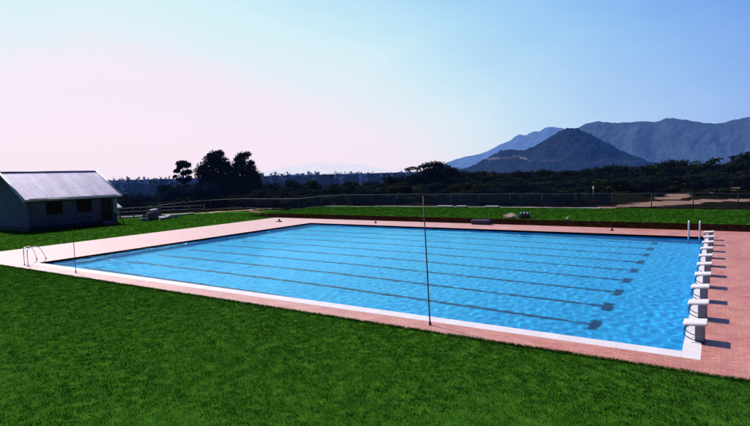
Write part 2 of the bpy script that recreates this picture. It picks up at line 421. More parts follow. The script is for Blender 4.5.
def water():
    nx_, ny_ = 700, 530
    gx = np.linspace(PX0+.002, PX1-.002, nx_); gy = np.linspace(PY0+.002, PY1-.002, ny_)
    X, Y = np.meshgrid(gx, gy)
    Z = np.zeros_like(X)
    r = np.random.default_rng(5)
    for k in range(60):
        lam = r.uniform(.2, .62); a = .00062*lam
        th = r.uniform(0, 6.283); kk = 2*math.pi/lam
        Z += a*np.sin(kk*(X*math.cos(th)+Y*math.sin(th)) + r.uniform(0, 6.28) + .8*np.sin(X*.37+k)+.8*np.sin(Y*.41+k*2))
    for k in range(22):
        lam = r.uniform(.9, 2.8); a = .0007*lam; th = r.uniform(0, 6.283); kk = 2*math.pi/lam
        Z += a*np.sin(kk*(X*math.cos(th)+Y*math.sin(th)) + r.uniform(0, 6.28) + .8*np.sin(X*.37+k)+.8*np.sin(Y*.41+k*2))*(.5+.5*np.clip((-8-X)/10, 0, 1))
    # slop thrown back by the shallow end wall
    env = np.exp(-(X-PX0)/1.1)*.9 + .35*np.exp(-((X+29.5)/2.6)**2)*np.clip(np.sin(Y*.55)+.3, 0, 1)
    for k in range(9):
        lam = r.uniform(.28, .7); th = r.normal(-1.0, .6); kk = 2*math.pi/lam
        Z += env*.02*lam*np.sin(kk*(X*math.cos(th)+Y*math.sin(th)) + r.uniform(0, 6.28) + 1.4*np.sin(X*.9+k)+1.4*np.sin(Y*.7+k*2))
    V = np.stack([X, Y, Z+WL], -1).reshape(-1, 3)
    idx = np.arange(nx_*ny_).reshape(ny_, nx_)
    F = np.stack([idx[:-1,:-1], idx[:-1,1:], idx[1:,1:], idx[1:,:-1]], -1).reshape(-1, 4)
    m = NT('pool_water')
    sx = m.n('ShaderNodeSeparateXYZ'); m.l(m.pos(), sx.inputs[0])
    lft = m.math('MULTIPLY', m.math('SUBTRACT', -17.0, sx.outputs['X']), .07, True)
    bn = m.n('ShaderNodeBump'); bn.inputs['Distance'].default_value = .04
    m.l(m.noise(7.0, 4, .65), bn.inputs['Height']); m.l(m.math('ADD', .10, m.math('MULTIPLY', m.math('MULTIPLY', lft, lft), .75)), bn.inputs['Strength'])
    # choppy strip by the end wall, with a few gusts further out
    gust = m.math('MULTIPLY', m.math('SUBTRACT', m.noise(.55, 3), .50), 6.0, True)
    chop = m.math('MAXIMUM', m.math('MULTIPLY', m.math('SUBTRACT', -30.9, sx.outputs['X']), .8, True),
                  m.math('MULTIPLY', m.math('MULTIPLY', m.math('SUBTRACT', -21.0, sx.outputs['X']), .2, True), gust))
    b2 = m.n('ShaderNodeBump'); b2.inputs['Distance'].default_value = .22
    m.l(m.noise(3.6, 2, .5), b2.inputs['Height']); m.l(m.math('MULTIPLY', chop, .9), b2.inputs['Strength']); m.l(bn.outputs['Normal'], b2.inputs['Normal'])
    nrm = bn.outputs['Normal']; nrg_ = b2.outputs['Normal']
    g = m.n('ShaderNodeBsdfRefraction'); g.inputs['IOR'].default_value = 1.333; g.inputs['Roughness'].default_value = 0.0
    g.inputs['Color'].default_value = (.93,.985,1,1); m.l(nrm, g.inputs['Normal'])
    gl = m.n('ShaderNodeBsdfGlossy'); gl.inputs['Roughness'].default_value = .08; gl.inputs['Color'].default_value = (.38,.84,1,1); m.l(nrg_, gl.inputs['Normal'])
    fr = m.n('ShaderNodeFresnel'); fr.inputs['IOR'].default_value = 1.333; m.l(nrg_, fr.inputs['Normal'])
    mx = m.n('ShaderNodeMixShader'); m.l(m.math('MULTIPLY', fr.outputs[0], .62), mx.inputs[0])
    m.l(g.outputs[0], mx.inputs[1]); m.l(gl.outputs[0], mx.inputs[2]); m.l(mx.outputs[0], m.out.inputs['Surface'])
    o = link('pool_water', np_mesh('pool_water', V, F, m.mat, True))
    o.cycles.is_caustics_caster = True
    return tag(o, kind='structure')
water()

# ------------------------------------------------------------------ strips of ground
sheet('concrete_kerb', [(-47,38.75),(-38,40.3),(-28,41.5),(-19,41.9),(-9.4,42.4)], [.45,.5,.5,.55,.7], CONC, .05, 14, .3)
sheet('sandy_path', [(-9.5,42.6),(-6.5,46.0),(-4.5,50.0),(0,53.6),(6,54.5),(20,55)], [1.2,4.0,4.6,3.0,2.2,2.2], DIRT, .04, 12, .25)
sheet('sandy_track', [(-4.2,55),(-3.4,62),(0.2,68),(3.2,74),(9,80),(20,84)], [3.0,3.2,3.4,4.0,5,5], DIRT, .05, 12, .25)
sheet('bare_soil', [(-58.5,28.4),(-57,31.5),(-55.7,34.8),(-54.5,38.0),(-52.6,40.0)], [.5,1.0,1.1,.9,.5], SAND, .04, 10, .4)
sheet('red_earth', [(-54,37.2),(-49,34),(-45.5,31.2),(-43,29.6)], [.5,.9,1.0,.7], SANDD, .03, 10, .4)

# ------------------------------------------------------------------ grass blades
def grass():
    m = NT('grass_blades')
    a = m.attr()
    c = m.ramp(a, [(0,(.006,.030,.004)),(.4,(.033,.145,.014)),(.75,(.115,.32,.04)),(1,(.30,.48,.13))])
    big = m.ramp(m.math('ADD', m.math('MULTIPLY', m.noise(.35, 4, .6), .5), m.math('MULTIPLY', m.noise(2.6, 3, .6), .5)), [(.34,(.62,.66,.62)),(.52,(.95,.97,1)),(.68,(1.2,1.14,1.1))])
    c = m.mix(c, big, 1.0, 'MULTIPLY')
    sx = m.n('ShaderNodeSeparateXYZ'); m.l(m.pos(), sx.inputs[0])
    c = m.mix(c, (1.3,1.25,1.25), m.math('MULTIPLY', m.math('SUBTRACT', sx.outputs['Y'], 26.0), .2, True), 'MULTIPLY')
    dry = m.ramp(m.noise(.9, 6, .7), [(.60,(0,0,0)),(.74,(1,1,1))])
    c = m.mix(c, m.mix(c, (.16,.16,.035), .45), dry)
    d = m.n('ShaderNodeBsdfDiffuse'); m.l(c, d.inputs['Color'])
    tr = m.n('ShaderNodeBsdfTranslucent'); m.l(c, tr.inputs['Color'])
    mx = m.n('ShaderNodeMixShader'); mx.inputs[0].default_value = .3
    m.l(d.outputs[0], mx.inputs[1]); m.l(tr.outputs[0], mx.inputs[2]); m.l(mx.outputs[0], m.out.inputs['Surface'])
    def blades(pts, h0, h1, wd, nb, spread):
        n = len(pts)
        base = np.repeat(pts, nb, 0) + np.concatenate([nrg.normal(0, spread, (n*nb, 2)), np.zeros((n*nb,1))], 1)
        N = len(base)
        h = nrg.uniform(h0, h1, N); an = nrg.uniform(0, 6.283, N); ln = nrg.uniform(.1, .9, N)*h
        la = nrg.uniform(0, 6.283, N)
        side = np.stack([np.cos(an), np.sin(an), 0*an], -1)*wd*.5
        tip = base + np.stack([np.cos(la)*ln, np.sin(la)*ln, h], -1)
        V = np.stack([base-side, base+side, tip], 1).reshape(-1, 3)
        F = np.arange(N*3).reshape(-1, 3)
        # clump brightness from a cheap multi-sine field and per-blade scatter
        fx = np.sin(base[:,0]*3.1+np.sin(base[:,1]*2.3)*1.7)*np.sin(base[:,1]*3.7+np.sin(base[:,0]*1.9)*1.5)
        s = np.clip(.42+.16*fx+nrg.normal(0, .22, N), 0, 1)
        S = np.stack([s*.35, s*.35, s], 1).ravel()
        return V, F, S
    parts = []
    # near lawn below the pool, denser towards the viewer
    n = 66000
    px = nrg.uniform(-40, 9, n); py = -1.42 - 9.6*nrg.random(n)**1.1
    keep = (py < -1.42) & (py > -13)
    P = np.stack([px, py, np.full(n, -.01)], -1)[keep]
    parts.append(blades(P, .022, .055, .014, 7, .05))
    n = 5000
    P = np.stack([nrg.uniform(-42, 9, n), -1.5+nrg.normal(0, .035, n), np.full(n, -.01)], -1)
    parts.append(blades(P, .03, .08, .018, 6, .03))
    # lawn by the hut and the lawn beyond the pool (coarser, seen from far)
    n = 20000
    px = nrg.uniform(-58, DX0-.05, n); py = nrg.uniform(-8, 39, n)
    ok = (py < 28.5) | ((py < 29+(px+58)*.72) & (px > -56)); px, py = px[ok], py[ok]
    P = np.stack([px, py, [tz(a, b) for a, b in zip(px, py)]], -1)
    parts.append(blades(P, .04, .1, .03, 4, .08))
    n = 24000
    px = nrg.uniform(-48, 12, n); py = 29.35+13.2*nrg.random(n)
    ok = np.array([b < kerb_y(a)-.4 for a, b in zip(px, py)])
    px, py = px[ok], py[ok]
    P = np.stack([px, py, [tz(a, b) for a, b in zip(px, py)]], -1)
    parts.append(blades(P, .05, .12, .04, 4, .1))
    o = 0; VV = []; FF = []; SS = []
    for V, F, S in parts:
        VV.append(V); FF.append(F+o); SS.append(S); o += len(V)
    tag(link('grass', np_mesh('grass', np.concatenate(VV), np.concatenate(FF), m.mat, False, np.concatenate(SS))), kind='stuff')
grass()

# ------------------------------------------------------------------ starting blocks
WHITE = plain('white_painted_concrete', (.80,.77,.78), .5, 0, .08, 5)
GREYW = plain('shaded_white_pedestal', (.20,.22,.27), .6, 0, .2, 4)  # white pedestal in shade: the darkening is put into its colour
DARKM = plain('dark_steel_tube', (.03,.032,.04), .4, .6, .3, 12)
STEEL = plain('polished_steel', (.62,.62,.64), .25, .9, .1, 12)
def starting_block(label):
    t = thing('starting_block', label, 'starting block', (0,0,0), 0, 'starting blocks along the end of the pool')
    b = MB(); b.box((.24, -.20, .007), (.47, .20, .46), bev=.015); b.build('pedestal', GREYW, t)
    b = MB(); R = Matrix.Translation((.24,0,.485)) @ Matrix.Rotation(rad(-6.5), 4, 'Y')
    b.box((-.27, -.30, -.024), (.29, .30, .035), 0, R, .016)
    pl = b.build('platform', WHITE, t)
    b = MB(); b.box((-.23, -.26, .0365), (.25, .26, .0405), 0, R); b.build('grip_pad', plain('sanded_white_pad', (.70,.68,.69), .85, 0, .15, 30), pl)
    for s in (-1, 1):
        b = MB(); y = s*.24
        pts = [(.10,y,.44)]
        for k in range(9):
            a = math.pi/2 + math.pi*k/8
            pts.append((.09+.10*math.cos(a), y, .27+.15*math.sin(a)))
        pts += [(.14,y,.09),(.32,y,.035),(.46,y,.02)]
        b.tube(pts, .013, 8); b.build('hand_grip', DARKM, t)
    return t
ORD = ['nearest white starting block, at the near right corner of the pool', 'second starting block from the near pool corner',
 'third starting block from the near pool corner', 'fourth starting block from the near pool corner', 'fifth starting block from the near pool corner',
 'sixth starting block from the near pool corner, fifth from the far ladder', 'fourth starting block from the far end of the row',
 'third starting block from the far end of the row', 'second starting block from the far end, next to the last one', 'farthest starting block, in the pool corner beside the far ladder']
blk = starting_block(ORD[0]); blk.location = (0, 1.17, 0)
for i in range(1, 10):
    dup(blk, (rnd.uniform(-.02,.02), 1.17+2.5*i, 0), rad(rnd.uniform(-1.5,1.5)), ORD[i])

# ------------------------------------------------------------------ pool ladders
def arc_rail(p0, p1, h, r=.022, n=10, ra=.22, lean=.0):
    """handrail hoop from foot p0 straight up, over, and down to foot p1"""
    p0, p1 = Vector(p0), Vector(p1); d = (p1-p0); d.z = 0; L = d.length; d.normalize()
    zt = p0.z + h
    pts = [p0, p0+Vector((0,0,h-ra))]
    for k in range(1, n+1):
        a = math.pi - (math.pi/2)*k/n
        pts.append(p0 + d*(ra+ra*math.cos(a)) + Vector((0,0,h-ra+ra*math.sin(a))))
    q = p1 + Vector((0,0,.0))
    k0 = pts[-1]
    m1 = p0 + d*(L*.45) + Vector((0,0,h*.99)); 
    m2 = p0 + d*(L*.62) + Vector((0,0,h*.86))
    m3 = p0 + d*(L*.78) + Vector((0,0,h*.60))
    m4 = p0 + d*(L*.90) + Vector((0,0,h*.30))
    return pts + [m1, m2, m3, m4, q]
t = thing('pool_ladder', 'pair of arched steel handrails at the near left corner of the pool', 'ladder', (-33.5, -.3, 0), 0)
def local(t, pts): return [tuple(Vector(p)-Vector(t.location)) for p in pts]
for (a, c) in (((-32.95,-.78,0),(-34.75,.72,0)), ((-32.3,-.88,0),(-34.75+.45,1.05,0))):
    b = MB(); pts = arc_rail(a, c, .98)
    b.tube(local(t, pts), .024, 10)
    r_ = b.build('handrail', STEEL, t)
    for f in (a, c):
        b = MB(); q = Vector(f)-Vector(t.location); b.tube([q+Vector((0,0,.0)), q+Vector((0,0,.025))], [.06,.055], 12)
        b.build('base_flange', DARKM, r_)
t = thing('pool_ladder', 'pair of upright white handrails at the far right corner of the pool', 'ladder', (-.6, 25.1, 0), 0)
WPAINT = plain('white_enamel_rail', (.80,.78,.80), .3, 0, .05, 6)
for x in (-.92, -.30):
    b = MB(); pts = [(x,24.93,-1.2),(x,24.93,-.2),(x,24.86,.2),(x,24.84,.75)]
    for k in range(1, 9):
        a = math.pi - math.pi*k/8
        pts.append((x, 25.04+.20*math.cos(a), .82+.20*math.sin(a)))
    pts += [(x,25.24,.4),(x,25.26,.0)]
    b.tube(local(t, pts), .042, 10); r_ = b.build('handrail', WPAINT, t)
    b = MB(); q = Vector((x,25.26,0))-Vector(t.location); b.tube([q, q+Vector((0,0,.03))], [.075,.07], 12); b.build('base_flange', DARKM, r_)
for k, z in enumerate((-.35,-.65,-.95)):
    b = MB(); q = Vector((0,0,0)); L0 = Vector(t.location)
    b.tube([Vector((-.92,24.93,z))-L0, Vector((-.30,24.93,z))-L0], .025, 8); b.build('rung', WPAINT, t)

# ------------------------------------------------------------------ flag poles and their sockets
RUST = plain('rusty_brown_pole', (.10,.035,.03), .6, .1, .4, 9)
def flag_pole(label, base, top, r):
    t = thing('pole', label, 'pole', base)
    d = Vector(top)-Vector(base)
    b = MB(); b.tube([Vector((0,0,.02)), d*.5+Vector((.006,0,0)), d], [r, r*.95, r*.8], 10); b.build('shaft', RUST, t)
    b = MB(); b.tube([(0,0,.0),(0,0,.05),(0,0,.12)], [r*2.0, r*1.9, r*1.35], 12); b.build('socket', DARKM, t)
    return t
flag_pole('tall thin brown pole leaning slightly beside the near edge of the pool', (-6.74,-.86,.0), (-6.92,-.80,4.0), .021)
flag_pole('thin dark pole standing on the near deck at the left end of the pool', (-27.25,-.86,.0), (-27.32,-.84,2.3), .017)
def socket(label, loc):
    b = MB(); b.tube([(0,0,0),(0,0,.09),(0,0,.10),(0,0,.22)], [.13,.12,.07,.06], 12)
    o = b.build('pole_socket', DARKM, None, loc); tag(o, label, 'pole socket')
socket('dark empty pole socket on the far deck, towards the right end', (-5.9,27.0,0))
socket('dark empty pole socket on the far deck, left of the middle', (-26.5,26.7,0))
b = MB(); b.tube([(0,0,0),(0,0,.12),(0,0,.14),(0,0,.3)], [.2,.18,.09,.07], 12); b.box((-.35,-.2,0),(.3,.12,.07), bev=.02)
tag(b.build('pole_socket', DARKM, None, (-37.1,24.95,0)), 'dark metal pole base at the far left corner of the deck', 'pole socket')

# ------------------------------------------------------------------ hut
def hut():
    t = thing('hut', 'grey block hut with a low pitched pale corrugated roof by the left lawn', 'hut', (-55,9.4,0))
    XW, YL = -8.8, 9.0                     # depth towards -x, length towards +y (local)
    EZ, RZ, ov = 3.22, 5.75, .45
    m = NT('blue_grey_block_wall')
    br = m.n('ShaderNodeTexBrick'); br.inputs['Scale'].default_value = 1
    cb = m.n('ShaderNodeCombineXYZ'); s3 = m.n('ShaderNodeSeparateXYZ'); m.l(m.pos(), s3.inputs[0])
    m.l(m.math('ADD', s3.outputs['X'], s3.outputs['Y']), cb.inputs['X']); m.l(s3.outputs['Z'], cb.inputs['Y']); m.l(cb.outputs[0], br.inputs['Vector'])
    br.inputs['Brick Width'].default_value = .4; br.inputs['Row Height'].default_value = .2; br.inputs['Mortar Size'].default_value = .012
    br.inputs['Color1'].default_value = (.20,.185,.29,1); br.inputs['Color2'].default_value = (.145,.135,.22,1); br.inputs['Mortar'].default_value = (.10,.13,.2,1)
    c = m.mix(br.outputs['Color'], (.06,.075,.12), m.math('MULTIPLY', m.ramp(m.noise(.8, 5, .65), [(.45,(0,0,0)),(.7,(1,1,1))]), .5))
    m.bsdf(c, .85, 0, m.bump(m.math('MULTIPLY', br.outputs['Fac'], -1), .4, .01), .2)
    wall = m.mat
    b = MB()
    zr = RZ - .12
    # outer shell with gables
    hx = XW/2
    P = [(0,0),(XW,0),(XW,YL),(0,YL)]
    b.add([(0,0,-.2),(0,YL,-.2),(0,YL,EZ-.02),(0,0,EZ-.02)], [(0,1,2,3)])
    b.add([(XW,0,-.2),(XW,YL,-.2),(XW,YL,EZ-.02),(XW,0,EZ-.02)], [(3,2,1,0)])
    for y in (0, YL):
        b.add([(0,y,-.2),(XW,y,-.2),(XW,y,EZ-.02),(hx,y,zr),(0,y,EZ-.02)], [(0,1,2,3,4) if y else (4,3,2,1,0)])
    b.build('wall', wall, t)
    b = MB(); b.box((0.0,-.05,-.2),(.06,YL+.05,.42)); b.box((XW-.06,-.06,-.2),(-.003,-.001,.42)); b.build('plinth', plain('dark_plinth', (.05,.055,.075), .85), t)
    # corrugated roof
    m = NT('pale_corrugated_roof')
    cc = m.ramp(m.noise(1.3, 6, .7), [(.3,(.60,.55,.68)),(.55,(.75,.69,.82)),(.75,(.85,.80,.90))])
    mp = m.n('ShaderNodeMapping'); mp.inputs['Scale'].default_value = (.12,2.2,.12); m.l(m.pos(), mp.inputs[0])
    st = m.ramp(m.noise(1.0, 4, .6, mp.outputs[0]), [(.35,(.80,.78,.78)),(.65,(1.08,1.08,1.06))])
    cc = m.mix(cc, st, 1, 'MULTIPLY')
    m.bsdf(cc, .34, .45, m.bump(m.noise(9, 4), .15, .01), .6)
    roofm = m.mat
    sl = (RZ-EZ)/(-hx)
    n = 8*66; ys_ = np.linspace(-.45, YL+.45, n+1)
    V = []; F = []
    for side in (0, 1):
        o = len(V)
        for k, y in enumerate(ys_):
            w_ = .018*math.sin(k/8*2*math.pi)
            for (f) in (0, .5, 1.0):
                x = (ov*(1-f) + hx*f) if side == 0 else ((XW-ov)*(1-f) + hx*f)
                z = EZ - ov*sl + (RZ-(EZ-ov*sl))*f + w_ + .05
                V.append((x, y, z))
        for k in range(n):
            for j in range(2):
                a = o+k*3+j; F.append((a, a+3, a+4, a+1) if side == 0 else (a+1, a+4, a+3, a))
    rf = link('roof', np_mesh('roof', V, F, roofm, True), t)
    b = MB(); b.tube([(hx,-.47,RZ+.05),(hx,YL+.47,RZ+.05)], .09, 10); b.build('ridge_cap', plain('ridge_cap_zinc', (.22,.22,.28), .5, .2), rf)
    LITEDGE = plain('pale_lit_edge', (.85,.82,.90), .4, .1)  # bright tubes added along verges and eave for the sunlit roof edge
    for y in (-.44, YL+.44):
        b = MB(); b.tube([(ov+.02,y,EZ-ov*sl+.10),(hx,y,RZ+.10)], .085, 8); b.build('lit_verge_edge', LITEDGE, rf)
    b = MB(); b.tube([(ov,-.44,EZ-ov*sl+.07),(ov,YL+.44,EZ-ov*sl+.07)], .06, 8); b.build('lit_eave_edge', LITEDGE, rf)
    FAS = plain('fascia_board', (.55,.52,.56), .6)
    DK = plain('dark_soffit', (.02,.022,.03), .8)
    b = MB()
    b.box((ov-.05,-.42,EZ-ov*sl-.2),(ov-.01,YL+.42,EZ-ov*sl+.01)); b.build('fascia', DK, t)
    b = MB(); b.tube([(ov+.02,-.44,EZ-ov*sl-.03),(ov+.02,YL+.44,EZ-ov*sl-.03)], .055, 8); b.build('gutter', FAS, t)
    for y in (-.45, YL+.42):
        b = MB()
        for (x0, x1) in ((ov, hx), (XW-ov, hx)):
            z0 = EZ-ov*sl+.02; z1_ = RZ+.02
            b.add([(x0,y,z0-.17),(x1,y,z1_-.17),(x1,y,z1_+.03),(x0,y,z0+.03),(x0,y+.03,z0-.17),(x1,y+.03,z1_-.17),(x1,y+.03,z1_+.03),(x0,y+.03,z0+.03)],
                  [(0,1,2,3),(7,6,5,4),(0,4,5,1),(3,2,6,7)])
        b.build('bargeboard', FAS, t)
    b = MB(); b.box((.001,.05,EZ-.1),(ov-.06,YL-.05,EZ-.06)); b.build('soffit', DK, t)
    GL = plain('dark_window_glass', (.004,.004,.008), .3, 0, .2, 3, .15, 0)
    FR = plain('brown_window_frame', (.02,.012,.012), .6)
    for y0 in (1.75, 4.72):
        y1 = y0+1.42; z0, z1_ = 1.58, 3.02
        b = MB()
        for bx in (((.002,y0-.06,z0-.06),(.05,y0,z1_+.06)),((.002,y1,z0-.06),(.05,y1+.06,z1_+.06)),((.003,y0,z1_),(.05,y1,z1_+.06)),((.003,y0,z0-.06),(.05,y1,z0)),((.003,(y0+y1)/2-.025,z0),(.045,(y0+y1)/2+.025,z1_))): b.box(*bx)
        f = b.build('window', FR, t)
        b = MB(); b.box((.001,y0,z0),(.012,(y0+y1)/2-.026,z1_)); b.box((.001,(y0+y1)/2+.026,z0),(.012,y1,z1_)); b.build('pane', GL, f)
        b = MB(); b.box((.001,y0-.12,z0-.13),(.11,y1+.12,z0-.062)); b.build('sill', plain('window_sill', (.10,.12,.17), .8), f)
    b = MB(); y0, y1 = 7.35, 8.3
    b.box((.002,y0-.07,.35),(.07,y0,3.1)); b.box((.002,y1,.35),(.07,y1+.07,3.1)); b.box((.003,y0,2.98),(.07,y1,3.1))
    f = b.build('door_frame', FR, t)
    b = MB(); b.box((.001,y0,.35),(.02,y1,2.98)); d_ = b.build('door', plain('dark_door', (.012,.010,.012), .6), f)
    b = MB(); b.box((0.062,7.1,-.1),(.75,8.55,.2), bev=.02); b.box((0.061,7.2,.2),(.42,8.45,.36), bev=.02); b.build('step', plain('worn_step', (.25,.2,.22), .8), t)
    b = MB(); b.tube([(.1,8.7,1.1),(.35,8.75,.95),(.75,8.85,.65),(1.0,9.0,.3),(1.05,9.05,-.05)], .05, 8); b.tube([(.1,8.7,1.1),(.1,8.7,-.05)], .05, 8); b.build('handrail', DARKM, t)
    b = MB(); b.tube([(.06,YL-.12,EZ-.35),(.06,YL-.12,-.1)], .07, 8); b.build('downpipe', plain('pale_downpipe', (.5,.5,.56), .5), t)
    b = MB(); b.box((.055,YL-.40,.42),(.085,YL+.02,3.0)); b.build('corner_panel', plain('pale_corner_panel', (.34,.36,.44), .7), t)
    return t
hut()

# pale gabled shed behind the hut
t = thing('shed', 'small pale shed roof peeping out behind the right end of the hut', 'shed', (-66,24.1,tz(-66,24.1)))
zs = -tz(-66,24.1)
b = MB(); b.box((-5.4,-3,-.4),(-.35,1.45,.75+zs)); b.build('wall', plain('shed_wall', (.3,.3,.36), .8), t)
b = MB(); b.add([(0,1.72,1.10+zs),(0,-4,1.10+zs),(-2.9,-4,2.5+zs),(-2.9,1.72,2.5+zs),(-5.8,1.72,1.10+zs),(-5.8,-4,1.10+zs),
  (0,1.72,1.0+zs),(-2.9,1.72,2.4+zs),(-5.8,1.72,1.0+zs)],[(0,3,2,1),(2,3,4,5),(0,6,7,3),(3,7,8,4)]); b.build('roof', plain('shed_roof', (.88,.85,.92), .45), t)
b = MB(); b.add([(-.35,1.44,.75+zs),(-5.4,1.44,.75+zs),(-2.9,1.44,2.3+zs)],[(0,1,2)]); b.build('gable', plain('shed_gable', (.5,.5,.55), .7), t)

# ------------------------------------------------------------------ rail fence, rubble and planks beside the hut
WOODG = plain('weathered_grey_timber', (.12,.12,.16), .8, 0, .35, 3)
def rail_fence(label, A, B, n, h, rails, name='rail_fence'):
    t = thing(name, label, 'fence', (A[0],A[1],tz(*A)))
    zb = lambda x, y: tz(x, y) - tz(*A)
    P = []
    for k in range(n):
        f = k/(n-1); x = A[0]+(B[0]-A[0])*f; y = A[1]+(B[1]-A[1])*f
        P.append(Vector((x-A[0], y-A[1], zb(x, y))))
        b = MB(); p = P[-1]; b.tube([p+Vector((0,0,-.2)), p+Vector((rnd.uniform(-.03,.03),0,h))], .07, 8); b.build('post', WOODG, t)
    for r in rails:
        b = MB(); b.tube([p+Vector((.07,0,r+rnd.uniform(-.02,.02))) for p in P], .06, 8); b.build('rail', WOODG, t)
    return t
rail_fence('grey timber rail fence beyond the right end of the hut', (-61.5,20.9), (-57.5,25.6), 5, 1.35, (.35,.8,1.25))
rail_fence('low grey rail fence sloping behind the rubble heap', (-62.5,28.6), (-58.5,33.2), 4, 1.0, (.45,.9))

def lump(sx, sy, sz, seed, sub=3, rough=.25):
    import bmesh
    bm = bmesh.new(); bmesh.ops.create_icosphere(bm, subdivisions=sub, radius=1)
    for v in bm.verts:
        n = noise.fractal(v.co*1.6+Vector((seed*7.1,seed*3.3,0)), 1.0, 2.0, 4)
        v.co *= 1+rough*n
        v.co.x *= sx; v.co.y *= sy; v.co.z = max(v.co.z, -.25)*sz
    vs = [tuple(v.co) for v in bm.verts]; fs = [tuple(x.index for x in f.verts) for f in bm.faces]; bm.free()
    return vs, fs
RUB = plain('grey_rubble', (.13,.12,.15), .9, 0, .5, 5, .2, .8)
def lumpy(name, label, cat, loc, dims, mat, seed, kids=0, rough=.3):
    b = MB(); vs, fs = lump(*dims, seed, 4, rough); b.add(vs, fs, 0, False)
    return tag(b.build(name, mat, None, (loc[0], loc[1], tz(*loc[:2])+loc[2])), label, cat)
lumpy('rubble_heap', 'low grey heap of rubble on the grass right of the hut', 'heap', (-55.0,22.6,.1), (.9,1.5,.75), RUB, 3, 0, .5)
for k in range(5):
    b = MB(); b.box((-.28,-.5,0),(.28,.5,.34), bev=.03)
    L = ['pale block leaning at the right end of the rubble heap','pale block lying on top of the rubble heap','pale block in the grass before the rubble heap','pale block at the left foot of the rubble heap','small pale block farthest right beside the rubble heap'][k]
    x, y, z, a = [(-54.2,24.1,.0,.5),(-55.0,22.9,.85,.2),(-53.4,22.8,0,1.2),(-53.9,21.0,0,.8),(-54.6,25.3,0,2)][k]
    o = b.build('concrete_block', plain('pale_block', (.34,.34,.42), .8, 0, .3), None, (x, y, tz(x,y)+z)); o.rotation_euler = (rnd.uniform(-.2,.2), .1, a)
    tag(o, L, 'block')
for k, (x, y, a, ln, lb) in enumerate([(-60.6,23.6,1.0,4.2,'long pale plank on the ground under the grey rail fence'),(-58.0,27.2,.9,4.0,'long white plank lying right of the rubble heap'),(-57.2,29.0,1.3,2.2,'short pale plank beside the bare soil')]):
    b = MB(); b.box((-ln/2,-.28,0),(ln/2,.28,.16), bev=.01)
    o = b.build('plank', plain('pale_plank', (.62,.58,.62), .7, 0, .2), None, (x, y, tz(x,y)+.02)); o.rotation_euler = (0, 0, a); tag(o, lb, 'plank')

# ------------------------------------------------------------------ things on and by the far lawn
b = MB(); b.box((-.85,-.28,.0),(.85,.28,.40), bev=.06); b.box((-.80,-.24,.40),(.8,.24,.44), bev=.02)
o = b.build('storage_box', plain('navy_cover', (.012,.018,.07), .6, 0, .3, 3), None, (-16.6,28.35,.001)); tag(o, 'long low navy box against the earth bank behind the pool', 'box')
lumpy('sand_heap', 'small pale heap of sand on the edge of the far lawn', 'heap', (-14.6,30.2,.02), (.7,.5,.36), plain('heap_sand', (.33,.24,.18), .9, 0, .3, 4), 8)
t = thing('drum', 'dark steel drum lying beside the sand heap on the far lawn', 'drum', (-13.3,30.1,tz(-13.3,30.1)+.27), rad(15)); t.scale = (.8,.8,.8)
b = MB(); n = 20
b.tube([(-.5,0,0),(-.17,0,0)], .33, n); b.tube([(-.17,0,0),(.17,0,0)], .325, n); b.tube([(.17,0,0),(.5,0,0)], .33, n)
b.build('shell', plain('drum_steel', (.03,.05,.08), .4, .3, .4, 5), t)
b = MB()
for x in (-.5,-.17,.17,.5): b.tube([(x-.02,0,0),(x+.02,0,0)], .35, n)
b.build('rim', plain('drum_rim', (.10,.13,.17), .4, .4), t)
lumpy('stone', 'single pale stone on the lip of the earth bank', 'stone', (-9.7,29.9,.05), (.16,.12,.14), plain('pale_stone', (.55,.5,.42), .9), 12, 0, .2)
lumpy('boulder', 'whitish boulder beyond the wire fence, right of the big trees', 'boulder', (-58.5,49.5,.35), (.9,.6,.6), plain('chalk_boulder', (.42,.4,.44), .9, 0, .25), 15, 0, .25)
for k, (x, ln, lb) in enumerate([(-26.0,1.9,'pale slab at the far lawn edge, leftmost of three'),(-24.0,1.2,'pale slab at the far lawn edge, middle one of three'),(-20.4,1.5,'pale slab at the far lawn edge, rightmost of three')]):
    b = MB(); b.box((-ln/2,-.3,0),(ln/2,.3,.2), bev=.03); y = kerb_y(x)-.55
    o = b.build('concrete_slab', plain('pale_slab', (.55,.5,.5), .8), None, (x, y, tz(x,y))); o.rotation_euler = (0,0,.05); tag(o, lb, 'slab')

# ------------------------------------------------------------------ wire fence behind the lawn
FEN = plain('blue_grey_galvanised', (.035,.045,.085), .6, .1, .25, 5)
def chain_mat():
    m = NT('chain_link_wire')
    s = m.n('ShaderNodeSeparateXYZ'); m.l(m.pos(), s.inputs[0])
    h = m.math('ADD', s.outputs['X'], m.math('MULTIPLY', s.outputs['Y'], .6))
    def line(sg):
        q = m.math('ADD', m.math('MULTIPLY', h, 9.0), m.math('MULTIPLY', s.outputs['Z'], sg*9.0))
        f = m.math('FRACT', q); return m.math('LESS_THAN', f, .10)
    a = m.math('MAXIMUM', line(1), line(-1))
    d = m.n('ShaderNodeBsdfDiffuse'); d.inputs['Color'].default_value = (.14,.17,.25,1)
    tr = m.n('ShaderNodeBsdfTransparent'); mx = m.n('ShaderNodeMixShader')
    m.l(a, mx.inputs[0]); m.l(tr.outputs[0], mx.inputs[1]); m.l(d.outputs[0], mx.inputs[2]); m.l(mx.outputs[0], m.out.inputs['Surface'])
    return m.mat
CH = chain_mat()
FP = [(-70,30.5,-.9),(-66.5,34.5,-.35),(-63,38.0,-.1),(-58.8,40.6,.0)]
x = -54.6
while x < 13:
    FP.append((x, kerb_y(x)+1.5 if x > -50 else kerb_y(x)+2.2, None)); x += 3.55
t = thing('wire_fence', 'long blue grey wire mesh fence running behind the far lawn', 'fence', (FP[0][0], FP[0][1], FP[0][2]))
o0 = Vector(t.location); HF = 1.42
